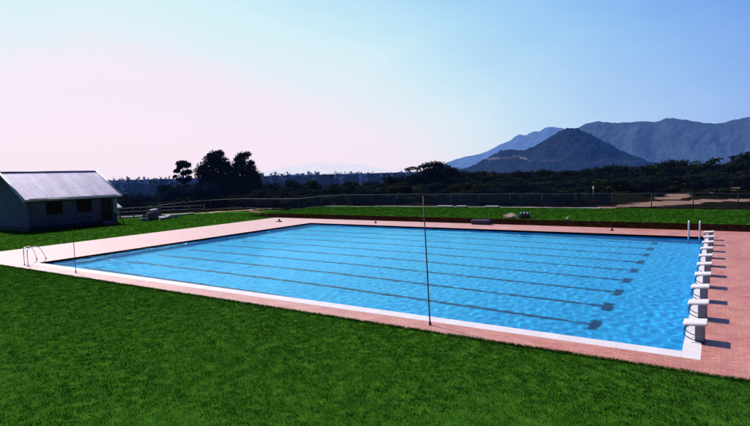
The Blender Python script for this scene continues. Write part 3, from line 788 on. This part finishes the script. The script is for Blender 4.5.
PP = [Vector((x, y, tz(x,y) if z is None else z)) - o0 for x, y, z in FP]
for p in PP:
    b = MB(); b.tube([p+Vector((0,0,-.2)), p+Vector((rnd.uniform(-.04,.04),rnd.uniform(-.03,.03),HF+.05))], .042, 8); b.build('post', FEN, t)
for h, r in ((HF, .036), (.08, .025)):
    b = MB(); b.tube([p+Vector((0,0,h)) for p in PP], r, 6); b.build('rail', FEN, t)
for a, c in zip(PP, PP[1:]):
    b = MB(); b.add([a+Vector((0,0,.08)), c+Vector((0,0,.08)), c+Vector((0,0,HF)), a+Vector((0,0,HF))], [(0,1,2,3)]); b.build('mesh_panel', CH, t)
t = thing('lamp_post', 'short post with a small white lamp head at the far fence', 'lamp post', (-10.6,45.3,tz(-10.6,45.3)))
b = MB(); b.tube([(0,0,-.2),(0,0,1.75)], .04, 8); b.build('post', FEN, t)
b = MB(); b.tube([(0,0,1.72),(0,0,1.82),(0,0,2.05),(0,0,2.1)], [.05,.10,.10,.04], 12); b.build('lamp_head', plain('white_lamp', (.8,.8,.82), .4), t)


# ------------------------------------------------------------------ trees
def leaf_mat(name, dark, mid, light, haze=None, hs=0):
    m = NT(name)
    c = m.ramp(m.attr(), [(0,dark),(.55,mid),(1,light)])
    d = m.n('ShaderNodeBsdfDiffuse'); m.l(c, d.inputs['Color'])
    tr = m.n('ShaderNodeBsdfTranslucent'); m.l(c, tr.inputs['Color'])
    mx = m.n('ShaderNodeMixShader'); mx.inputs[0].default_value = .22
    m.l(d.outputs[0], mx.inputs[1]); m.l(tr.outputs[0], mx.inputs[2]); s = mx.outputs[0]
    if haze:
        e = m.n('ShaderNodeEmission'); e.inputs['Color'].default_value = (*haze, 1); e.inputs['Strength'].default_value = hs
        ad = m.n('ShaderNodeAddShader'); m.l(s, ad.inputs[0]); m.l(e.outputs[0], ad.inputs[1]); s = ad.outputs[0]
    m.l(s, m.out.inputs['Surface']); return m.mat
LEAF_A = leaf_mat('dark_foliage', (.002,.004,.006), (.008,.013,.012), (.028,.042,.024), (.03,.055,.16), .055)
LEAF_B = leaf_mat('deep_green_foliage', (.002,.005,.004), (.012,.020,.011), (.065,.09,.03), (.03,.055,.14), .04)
LEAF_C = leaf_mat('light_green_foliage', (.004,.014,.006), (.02,.05,.018), (.06,.12,.04))
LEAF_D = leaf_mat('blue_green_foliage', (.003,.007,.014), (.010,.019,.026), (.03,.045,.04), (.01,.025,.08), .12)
BARK = plain('dark_bark', (.03,.022,.02), .9, 0, .4, 6)

def crown_data(clumps, leaves, size, seed, up=.35, core=.45):
    """leaf quads spread through clump ellipsoids; clumps = (x,y,z,rx,rz,bright)"""
    r = np.random.default_rng(seed)
    cl = np.array(clumps); vol = cl[:,3]**2*cl[:,4]; pr = vol**.75; pr /= pr.sum()
    k = r.choice(len(cl), leaves, p=pr); c = cl[k]
    d = r.normal(0, 1, (leaves, 3)); d /= np.linalg.norm(d, axis=1)[:,None]
    rr = core + (1-core)*r.random(leaves)**.6
    rr *= 1 + .22*np.sin(d[:,0]*6+k)*np.sin(d[:,2]*7+k*2)
    P = c[:,:3] + d*rr[:,None]*np.stack([c[:,3], c[:,3], c[:,4]], -1)
    n = d*.6 + r.normal(0, .7, (leaves,3)); n[:,2] += up; n /= np.linalg.norm(n, axis=1)[:,None]
    a = np.cross(n, r.normal(0, 1, (leaves,3))); a /= np.linalg.norm(a, axis=1)[:,None]; b = np.cross(n, a)
    s = size*r.uniform(.55, 1.35, leaves)[:,None]
    V = np.stack([P-a*s, P-b*s*.6, P+a*s, P+b*s*.6], 1).reshape(-1, 3)
    F = np.arange(leaves*4).reshape(-1, 4)
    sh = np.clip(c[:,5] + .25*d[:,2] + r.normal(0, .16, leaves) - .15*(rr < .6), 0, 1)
    return V, F, np.repeat(sh, 4)
def round_clumps(seed, n, zlo, zc, w, h, r0, r1):
    r = random.Random(seed); o = []
    while len(o) < n:
        x, y, z = r.uniform(-1,1), r.uniform(-1,1), r.uniform(-1,1)
        if x*x+y*y+z*z > 1: continue
        rc = r.uniform(r0, r1); zz = zc + z*h
        if zz - rc*.7 < zlo: zz = zlo + rc*.7
        o.append((x*w, y*w, zz, rc, rc*r.uniform(.6, .95), r.uniform(.12, .75)))
    return o
def trunk_mb(limbs, r0, h, seed):
    r = random.Random(seed); b = MB()
    p = [Vector((0,0,-.03))]
    for k in range(1, 6): p.append(Vector((r.uniform(-.015,.015)*k, r.uniform(-.015,.015)*k, h*k/5)))
    b.tube(p, [r0*(1.25 if i == 0 else 1-.13*i) for i in range(6)], 8)
    for (x, y, z) in limbs:
        s = p[2+int(r.random()*3)]; e = Vector((x, y, z)); m_ = (s*.45+e*.55)+Vector((0,0,-.03))
        b.tube([s, m_, e], [r0*.5, r0*.32, r0*.12], 6)
    return b
def tree(name, label, cat, loc, scale, clumps, leaves, lsize, mat, seed, limbs=(), tr=.03, th=.6, group=None, rz=0, core=.45):
    t = thing(name, label, cat, loc, rz, group); t.scale = scale
    trunk_mb(limbs or [(c[0]*.8, c[1]*.8, c[2]) for c in clumps[:6]], tr, th, seed).build('trunk', BARK, t)
    V, F, S = crown_data(clumps, leaves, lsize, seed, core=core)
    link('crown', np_mesh('crown', V, F, mat, False, S), t)
    return t
def base(az, d, dz=0): x, y = polar(az, d); return (x, y, tz(x, y)+dz)
def hgt(az, d, el):                      # crown height that reaches a given elevation above the eye line
    x, y = polar(az, d); return CZ + d*math.tan(rad(el)) - tz(x, y)

# the big pair on the left and the small airy tree beside them
cl = [(-.30,0,.36,.20,.15,.3),(-.36,.1,.52,.15,.11,.35),(-.22,-.1,.62,.19,.13,.4),(-.08,.05,.80,.20,.13,.3),(.10,0,.86,.18,.11,.35),(.0,-.1,.66,.24,.15,.25),
      (.22,.05,.74,.18,.12,.4),(.26,.1,.55,.22,.16,.3),(.12,-.05,.45,.24,.17,.2),(-.1,0,.42,.24,.16,.25),(-.42,0,.40,.08,.06,.4),(.36,0,.66,.10,.08,.4),(-.16,.1,.90,.10,.06,.4),(.20,0,.93,.09,.05,.5),(-.05,0,.25,.3,.18,.2),(.2,0,.25,.28,.18,.2),(-.33,0,.70,.08,.06,.5)]
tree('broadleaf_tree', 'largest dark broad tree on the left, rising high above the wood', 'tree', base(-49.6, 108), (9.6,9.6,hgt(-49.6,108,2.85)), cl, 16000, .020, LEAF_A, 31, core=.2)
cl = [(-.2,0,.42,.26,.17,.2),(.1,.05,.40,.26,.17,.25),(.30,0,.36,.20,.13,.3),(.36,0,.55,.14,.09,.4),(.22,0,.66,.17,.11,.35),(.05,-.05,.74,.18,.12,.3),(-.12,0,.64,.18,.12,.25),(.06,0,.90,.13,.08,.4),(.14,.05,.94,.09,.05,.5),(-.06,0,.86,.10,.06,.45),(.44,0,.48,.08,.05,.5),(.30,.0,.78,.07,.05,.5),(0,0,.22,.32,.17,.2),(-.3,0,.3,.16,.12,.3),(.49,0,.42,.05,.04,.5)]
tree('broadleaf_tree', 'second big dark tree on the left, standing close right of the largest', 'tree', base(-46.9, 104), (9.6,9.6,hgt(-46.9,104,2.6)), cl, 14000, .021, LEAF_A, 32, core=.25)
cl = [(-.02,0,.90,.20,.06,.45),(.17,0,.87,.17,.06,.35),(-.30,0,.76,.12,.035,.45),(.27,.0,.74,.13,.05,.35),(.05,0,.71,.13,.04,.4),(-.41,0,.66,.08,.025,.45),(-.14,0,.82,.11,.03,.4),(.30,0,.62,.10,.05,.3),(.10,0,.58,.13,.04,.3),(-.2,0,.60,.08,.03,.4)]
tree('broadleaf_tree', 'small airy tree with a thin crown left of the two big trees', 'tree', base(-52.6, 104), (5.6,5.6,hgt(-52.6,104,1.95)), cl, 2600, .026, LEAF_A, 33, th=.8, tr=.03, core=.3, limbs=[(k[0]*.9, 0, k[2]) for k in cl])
# flat crowned tree left of centre right
cl = [(-.44,0,.79,.07,.06,.3),(-.34,0,.82,.09,.06,.3),(-.24,0,.80,.07,.05,.3),(-.14,0,.86,.11,.07,.3),(-.02,0,.90,.13,.09,.3),(.10,0,.93,.12,.09,.3),(.20,0,.90,.12,.10,.25),(.30,0,.80,.13,.12,.25),(.40,0,.70,.12,.12,.2),(.12,0,.76,.2,.14,.2),(-.05,0,.72,.15,.08,.2),(.25,0,.60,.24,.16,.15),(0,0,.52,.26,.18,.15),(-.25,0,.5,.22,.18,.15),(.1,0,.3,.4,.2,.1),(-.3,0,.3,.25,.2,.15)]
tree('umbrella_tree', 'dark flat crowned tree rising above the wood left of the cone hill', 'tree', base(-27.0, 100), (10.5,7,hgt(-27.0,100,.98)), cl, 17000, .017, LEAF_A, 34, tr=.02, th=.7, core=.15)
cl = round_clumps(5, 16, .0, .45, .4, .4, .16, .28)
tree('bush', 'light green bush in front of the dark wood, behind the wire fence', 'bush', base(-33.9, 84), (4.6,4.0,2.6), cl, 2200, .034, LEAF_C, 35)
cl = round_clumps(6, 18, .0, .42, .42, .4, .18, .3)
tree('bush', 'wide dark bush behind the rail fence right of the hut', 'bush', base(-57.6, 82), (8.0,5.0,3.4), cl, 3000, .028, LEAF_A, 36)

# the wood: prototypes whose meshes are shared by every copy
def proto(seed, mat, leaves=3400, n=26, ls=.038):
    cl = round_clumps(seed, n, -.05, .48, .42, .46, .14, .26)
    r = random.Random(seed*3)
    for k in range(5): cl.append((r.uniform(-.3,.3), r.uniform(-.3,.3), r.uniform(.82,.95), r.uniform(.06,.11), r.uniform(.04,.08), .5))
    V, F, S = crown_data(cl, leaves, ls, seed, core=.3)
    return np_mesh('crown', V, F, mat, False, S), trunk_mb([(c[0]*.7, c[1]*.7, c[2]) for c in cl[:6]], .03, .7, seed).mesh('trunk', BARK)
PA = [proto(50+i, LEAF_A) for i in range(6)]; PB = [proto(60+i, LEAF_B) for i in range(4)]; PD = [proto(70+i, LEAF_D) for i in range(4)]
def wood_tree(pr, az, d, el, wid, label, group):
    x, y = polar(az, d)
    h = max(2.2, hgt(az, d, el))
    t = thing('woodland_tree', label, 'tree', (x, y, tz(x, y)-.1), rnd.uniform(0, 6.28), group)
    t.scale = (wid, wid, h)
    me, tk = pr; link('trunk', tk, t); link('crown', me, t)
def prof(az, P):
    if az <= P[0][0]: return P[0][1]
    for (a, b), (c, d) in zip(P, P[1:]):
        if az <= c: return b+(d-b)*(az-a)/(c-a)
    return P[-1][1]
# top of the wood as elevation above the eye line, by bearing
TOP = [(-64,-.5),(-55,-.55),(-50,-.5),(-44,-.35),(-38,-.55),(-34,-.45),(-30,-.2),(-25,.15),(-21,-.05),(-17,-.25),(-13,-.1),(-9,.0),(-6.5,.35),(-5,.75),(-3.6,.5),(-2,.3),(-.9,.45),(0,.85),(1.5,.9),(4,.8),(8,.7)]
LR = 'dark tree in the dense wood behind the wire fence below the hills'
LM = 'dark green tree in the middle wood behind the wire fence'
LL = 'dull green tree in the hazy wood between the hut and the big trees'
for row, (d0, d1, off, k) in enumerate([(84,94,-1.5,1.0),(94,104,-1.15,1.0),(108,126,-.5,1.1),(130,165,.08,1.45)]):
    az = -26 + row*.4
    while az < 9:
        d = rnd.uniform(d0, d1); el = prof(az, TOP) + off + rnd.uniform(-.35, .12)
        if -.2 < az < 1.1: el = min(el, -.62 - .3*(row < 3))
        wood_tree(rnd.choice(PA if rnd.random() < .75 else PB), az, d, el, rnd.uniform(4.2, 6.6)*k, LR, 'trees of the dark wood on the right')
        az += rnd.uniform(1.3, 2.3)
for row, (d0, d1, off, k) in enumerate([(90,100,-1.5,1.0),(106,122,-.8,1.1),(130,160,-.12,1.3)]):
    az = -45 + row*.5
    while az < -26:
        d = rnd.uniform(d0, d1); el = prof(az, TOP) + off + rnd.uniform(-.4, .1)
        wood_tree(rnd.choice(PA if rnd.random() < .5 else PB), az, d, el, rnd.uniform(4.2, 6.4)*k, LM, 'trees of the middle wood')
        az += rnd.uniform(1.5, 2.5)
for row, (d0, d1, off, k) in enumerate([(88,98,-1.7,1.0),(100,112,-.9,1.1),(116,150,-.25,1.2)]):
    az = -66 + row*.5
    while az < -44.5:
        d = rnd.uniform(d0, d1); el = prof(az, TOP) + off + rnd.uniform(-.5, .15) - .75*sstep(-55.2, -58, az) + (.35 if -55 < az < -51 else 0)
        wood_tree(rnd.choice(PB if row == 0 else PD), az, d, el, rnd.uniform(4.0, 6.2)*k, LL, 'trees of the hazy wood on the left')
        az += rnd.uniform(1.6, 2.6)

LB = 'dark bush in the scrub just behind the wire fence'
for row, (d0, d1, h0, h1) in enumerate([(0,2.5,1.3,2.2),(3,8,1.8,3.0)]):
    x = -62
    while x < (-11 if row == 0 else -9):
        y = (kerb_y(x)+3.2 if x > -50 else kerb_y(x)+5) + rnd.uniform(d0, d1)
        t = thing('bush', LB, 'bush', (x, y, tz(x,y)-.1), rnd.uniform(0, 6.28), 'bushes of the scrub behind the wire fence')
        wd = rnd.uniform(2.6, 4.2); t.scale = (wd, wd, rnd.uniform(h0, h1))
        me, tk = rnd.choice(PB if rnd.random() < .4 else PA); link('trunk', tk, t); link('crown', me, t)
        x += rnd.uniform(1.6, 2.8)
x = -7
while x < 14:
    y = rnd.uniform(58, 66)
    t = thing('bush', 'low scrub bush on the rough ground between the sandy tracks', 'bush', (x, y, tz(x,y)-.1), rnd.uniform(0, 6.28), 'bushes between the sandy tracks')
    wd = rnd.uniform(1.2, 2.6); t.scale = (wd, wd, rnd.uniform(.6, 1.2))
    me, tk = rnd.choice(PB); link('trunk', tk, t); link('crown', me, t)
    x += rnd.uniform(.7, 1.5)

for az, d, el, wd in ((-52.9,98,-.45,4.8),(-51.5,97,-.55,4.4),(-54.0,99,-.5,4.6),(-50.4,98,-.3,4.5)):
    wood_tree(rnd.choice(PD), az, d, el, wd, LL, 'trees of the hazy wood on the left')

# far forest: one mass of small crowns and spires
def forest(name, az0, az1, d0, d1, n, elev, mat, seed, tall=.35):
    r = np.random.default_rng(seed); VV = []; FF = []; SS = []; o = 0
    for i in range(n):
        az = r.uniform(az0, az1); d = r.uniform(d0, d1); x, y = polar(az, d)
        top = elev(az) + r.normal(-.1, .14); sp = r.random() < tall
        if sp: top += r.uniform(.05, .42)
        zt_ = CZ + d*math.tan(rad(top)); h = r.uniform(9, 15) if not sp else r.uniform(13, 20)
        wd = h*(.16 if sp else .34)
        cl = [(x+r.normal(0, wd*.25*(1-f)), y+r.normal(0, wd*.25), zt_-h*(1-f), wd*(1.05-f if sp else (.75 if f < .8 else .5)), h*.14, r.uniform(.15,.7)) for f in (.1,.3,.5,.68,.84,.94)]
        V, F, S = crown_data(cl, 110, d*.0021, int(seed*1000+i), core=.2)
        VV.append(V); FF.append(F+o); SS.append(S); o += len(V)
    tag(link(name, np_mesh(name, np.concatenate(VV), np.concatenate(FF), mat, False, np.concatenate(SS))), kind='stuff')
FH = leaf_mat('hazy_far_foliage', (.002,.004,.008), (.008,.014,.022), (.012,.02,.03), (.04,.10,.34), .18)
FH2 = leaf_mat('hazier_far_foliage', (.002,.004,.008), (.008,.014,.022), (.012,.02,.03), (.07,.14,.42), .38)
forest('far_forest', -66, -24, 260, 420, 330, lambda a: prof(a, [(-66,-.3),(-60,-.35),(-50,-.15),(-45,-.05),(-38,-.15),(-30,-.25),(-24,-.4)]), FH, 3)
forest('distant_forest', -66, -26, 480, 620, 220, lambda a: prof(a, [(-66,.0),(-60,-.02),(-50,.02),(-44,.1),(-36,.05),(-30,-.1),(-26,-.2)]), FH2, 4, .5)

# ------------------------------------------------------------------ hills
def hill_mat(name, base_, haze, hs, tex=.02, field=None, con=1.0):
    m = NT(name)
    n1 = m.noise(tex, 8, .65); n2 = m.noise(tex*.22, 5, .55)
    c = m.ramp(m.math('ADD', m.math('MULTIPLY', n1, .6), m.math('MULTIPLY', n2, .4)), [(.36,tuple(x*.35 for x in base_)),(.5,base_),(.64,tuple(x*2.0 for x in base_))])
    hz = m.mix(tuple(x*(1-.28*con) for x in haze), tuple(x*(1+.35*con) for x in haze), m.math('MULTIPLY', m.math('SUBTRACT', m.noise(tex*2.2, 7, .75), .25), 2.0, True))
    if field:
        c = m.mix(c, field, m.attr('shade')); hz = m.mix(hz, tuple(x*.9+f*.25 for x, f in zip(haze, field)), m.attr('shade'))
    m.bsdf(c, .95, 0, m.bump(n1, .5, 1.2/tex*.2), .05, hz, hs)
    return m.mat
def hill(name, P, dist, depth, mat, amp, seed, naz=260, nt=46, foot=-30, back=.5, pad=2.0, fld=None, rough_=0):
    az0, az1 = P[0][0], P[-1][0]; V = []; F = []; S = []
    for i in range(naz):
        az = az0 + (az1-az0)*i/(naz-1); e = prof(az, P)
        dr = dist*(1 + .03*noise.noise(Vector((az*.35, seed, 0))))
        hr_ = CZ + dr*math.tan(rad(e))
        for j in range(nt):
            t_ = j/(nt-1)*(1+back)
            d = dr - depth*(1-t_)
            x, y = polar(az, d)
            s = t_ if t_ <= 1 else 2-t_
            h = foot + (hr_-foot)*(s**1.15)
            spur = noise.fractal(Vector((az*.42+.25*math.sin(t_*5), t_*1.3, seed)), .9, 2.1, 6)
            ft = noise.fractal(Vector((x*.006, y*.006, seed)), .8, 2, 5)
            edge = 1-abs(1-min(t_, 1))*0
            k_ = math.sin(math.pi*min(1, max(0, t_)))**.7 if t_ < 1 else .3
            h += amp*spur*k_ + amp*.10*ft*(.25+k_)
            if rough_: h += rough_*noise.fractal(Vector((x*.035, y*.035, seed)), .6, 2, 3)*min(1, s*1.5)
            V.append((x, y, h))
            S.append(fld(az, math.degrees(math.atan2(h-CZ, d)), x, y) if fld and t_ <= 1 else 0)
    for i in range(naz-1):
        for j in range(nt-1):
            a = i*nt+j; F.append((a, a+nt, a+nt+1, a+1))
    me = np_mesh(name, V, F, mat, True, S)
    return tag(link(name, me), kind='structure')
BACK = [(-27.2,.1),(-25.88,.49),(-25.24,.84),(-23.55,1.31),(-21.69,1.62),(-20.66,2.0),(-19.63,2.48),(-18.62,2.95),(-18.1,3.3),(-17.72,3.45),(-17.3,3.3),(-17.03,3.29),(-16.6,3.52),(-16.14,3.6),(-15.7,3.62),(-15.16,4.0),(-14.7,4.12),(-14.2,4.06),(-13.16,3.9),(-12,3.3),(-10,2.4),(-7,1)]
RIGHT = [(-15.5,.6),(-14,2.0),(-13.2,3.0),(-12.5,3.6),(-11.85,3.88),(-11.4,4.1),(-10.92,4.22),(-10.4,4.38),(-10.01,4.36),(-9.3,4.3),(-8.67,4.22),(-8,4.25),(-7.36,4.19),(-6.6,4.28),(-6.07,4.19),(-5.4,4.02),(-4.81,4.06),(-4.3,4.22),(-3.83,4.22),(-3.3,4.12),(-2.78,4.06),(-1.6,3.74),(-.67,3.45),(-.1,3.5),(.31,3.6),(1.05,3.77),(2.13,3.9),(4,4.2),(8,4.0),(13,3.2)]
CONE = [(-28,-.9),(-25.89,-.15),(-23.9,.1),(-23.26,.16),(-22.22,.5),(-21.4,.95),(-20.66,1.3),(-19.95,1.66),(-19.5,1.93),(-19.03,1.99),(-18.13,1.91),(-17.7,1.8),(-17.2,1.85),(-16.64,2.1),(-15.66,2.55),(-14.69,3.1),(-13.92,3.54),(-13.5,3.74),(-13.1,3.86),(-12.75,3.9),(-12.3,3.82),(-11.85,3.66),(-10.92,3.19),(-10.01,2.56),(-8.66,1.82),(-7.33,1.08),(-6.04,.46),(-4.77,-.05),(-2.31,-.9),(2,-1.2)]
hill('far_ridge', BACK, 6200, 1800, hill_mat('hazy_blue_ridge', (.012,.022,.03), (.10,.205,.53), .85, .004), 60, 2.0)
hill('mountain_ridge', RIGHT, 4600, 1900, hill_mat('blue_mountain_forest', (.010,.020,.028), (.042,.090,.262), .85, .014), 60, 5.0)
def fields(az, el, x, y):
    n = noise.noise(Vector((x*.012, y*.012, 2)))
    v = 0
    if -20.9 < az < -17.6: v = max(0, 1-abs(el-(1.05+.20*(az+20.9)/3.3+.06*n*3))/.17)*(.55+.9*noise.noise(Vector((x*.02,y*.02,7))))*.75
    if -17.9 < az < -16.9: v = max(v, .9*max(0, 1-abs(el-(1.25-.35*(az+17.9)))/.13))
    if -16.8 < az < -13.6: v = max(v, .30*max(0, 1-abs(el-.78+.25*n)/.2)*max(0, n+.15)*2)
    if -12 < az < -6.5: v = max(v, .30*max(0, 1-abs(el-.42+.25*n)/.2)*max(0, n+.1)*2)
    return min(1, v*1.5)
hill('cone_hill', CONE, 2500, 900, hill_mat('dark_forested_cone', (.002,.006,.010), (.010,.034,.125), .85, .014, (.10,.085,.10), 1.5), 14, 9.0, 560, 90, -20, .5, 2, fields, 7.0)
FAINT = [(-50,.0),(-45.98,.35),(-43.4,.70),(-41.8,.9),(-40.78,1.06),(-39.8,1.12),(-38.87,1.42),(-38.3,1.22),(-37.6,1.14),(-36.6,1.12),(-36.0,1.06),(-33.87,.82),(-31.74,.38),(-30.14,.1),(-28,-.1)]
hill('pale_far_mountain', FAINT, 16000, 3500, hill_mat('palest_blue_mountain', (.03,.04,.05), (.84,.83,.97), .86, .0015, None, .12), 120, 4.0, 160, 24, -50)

# mast on the mountain ridge, hut in the wood
x, y = polar(-.72, 4560); zt_ = CZ + 4560*math.tan(rad(3.40))
t = thing('radio_mast', 'tiny white mast on the skyline of the right hand ridge', 'mast', (x, y, zt_))
b = MB(); b.tube([(0,0,-30),(0,0,10),(0,0,26)], [2.4,2.0,1.2], 8); b.build('tower', plain('white_mast', (.75,.75,.8), .5), t)
b = MB(); b.box((-9,-6,-8),(9,6,8), bev=.5); b.build('building', plain('white_mast_house', (.7,.7,.75), .6), t)
d = 205; az = .45; x, y = polar(az, d); z = CZ + d*math.tan(rad(-.28))
t = thing('cottage', 'tiny pale roofed cottage among the dark trees at the right edge', 'cottage', (x, y, tz(x,y)))
zz = z - tz(x, y)
b = MB(); b.box((-1.3,-1.0,-.2),(1.3,1.0,zz)); b.build('wall', plain('cottage_wall', (.06,.06,.06), .8), t)
b = MB(); b.add([(-1.5,-1.2,zz),(1.5,-1.2,zz),(1.5,.0,zz+.7),(-1.5,.0,zz+.7),(-1.5,1.2,zz),(1.5,1.2,zz)],[(0,1,2,3),(3,2,5,4),(0,3,4),(1,5,2)]); b.build('roof', plain('cottage_roof', (.16,.26,.36), .6), t)
b = MB(); b.box((-.6,-1.02,zz-1.6),(.1,-1.003,zz-.7)); b.build('window', plain('cottage_window', (.35,.33,.12), .4), t)
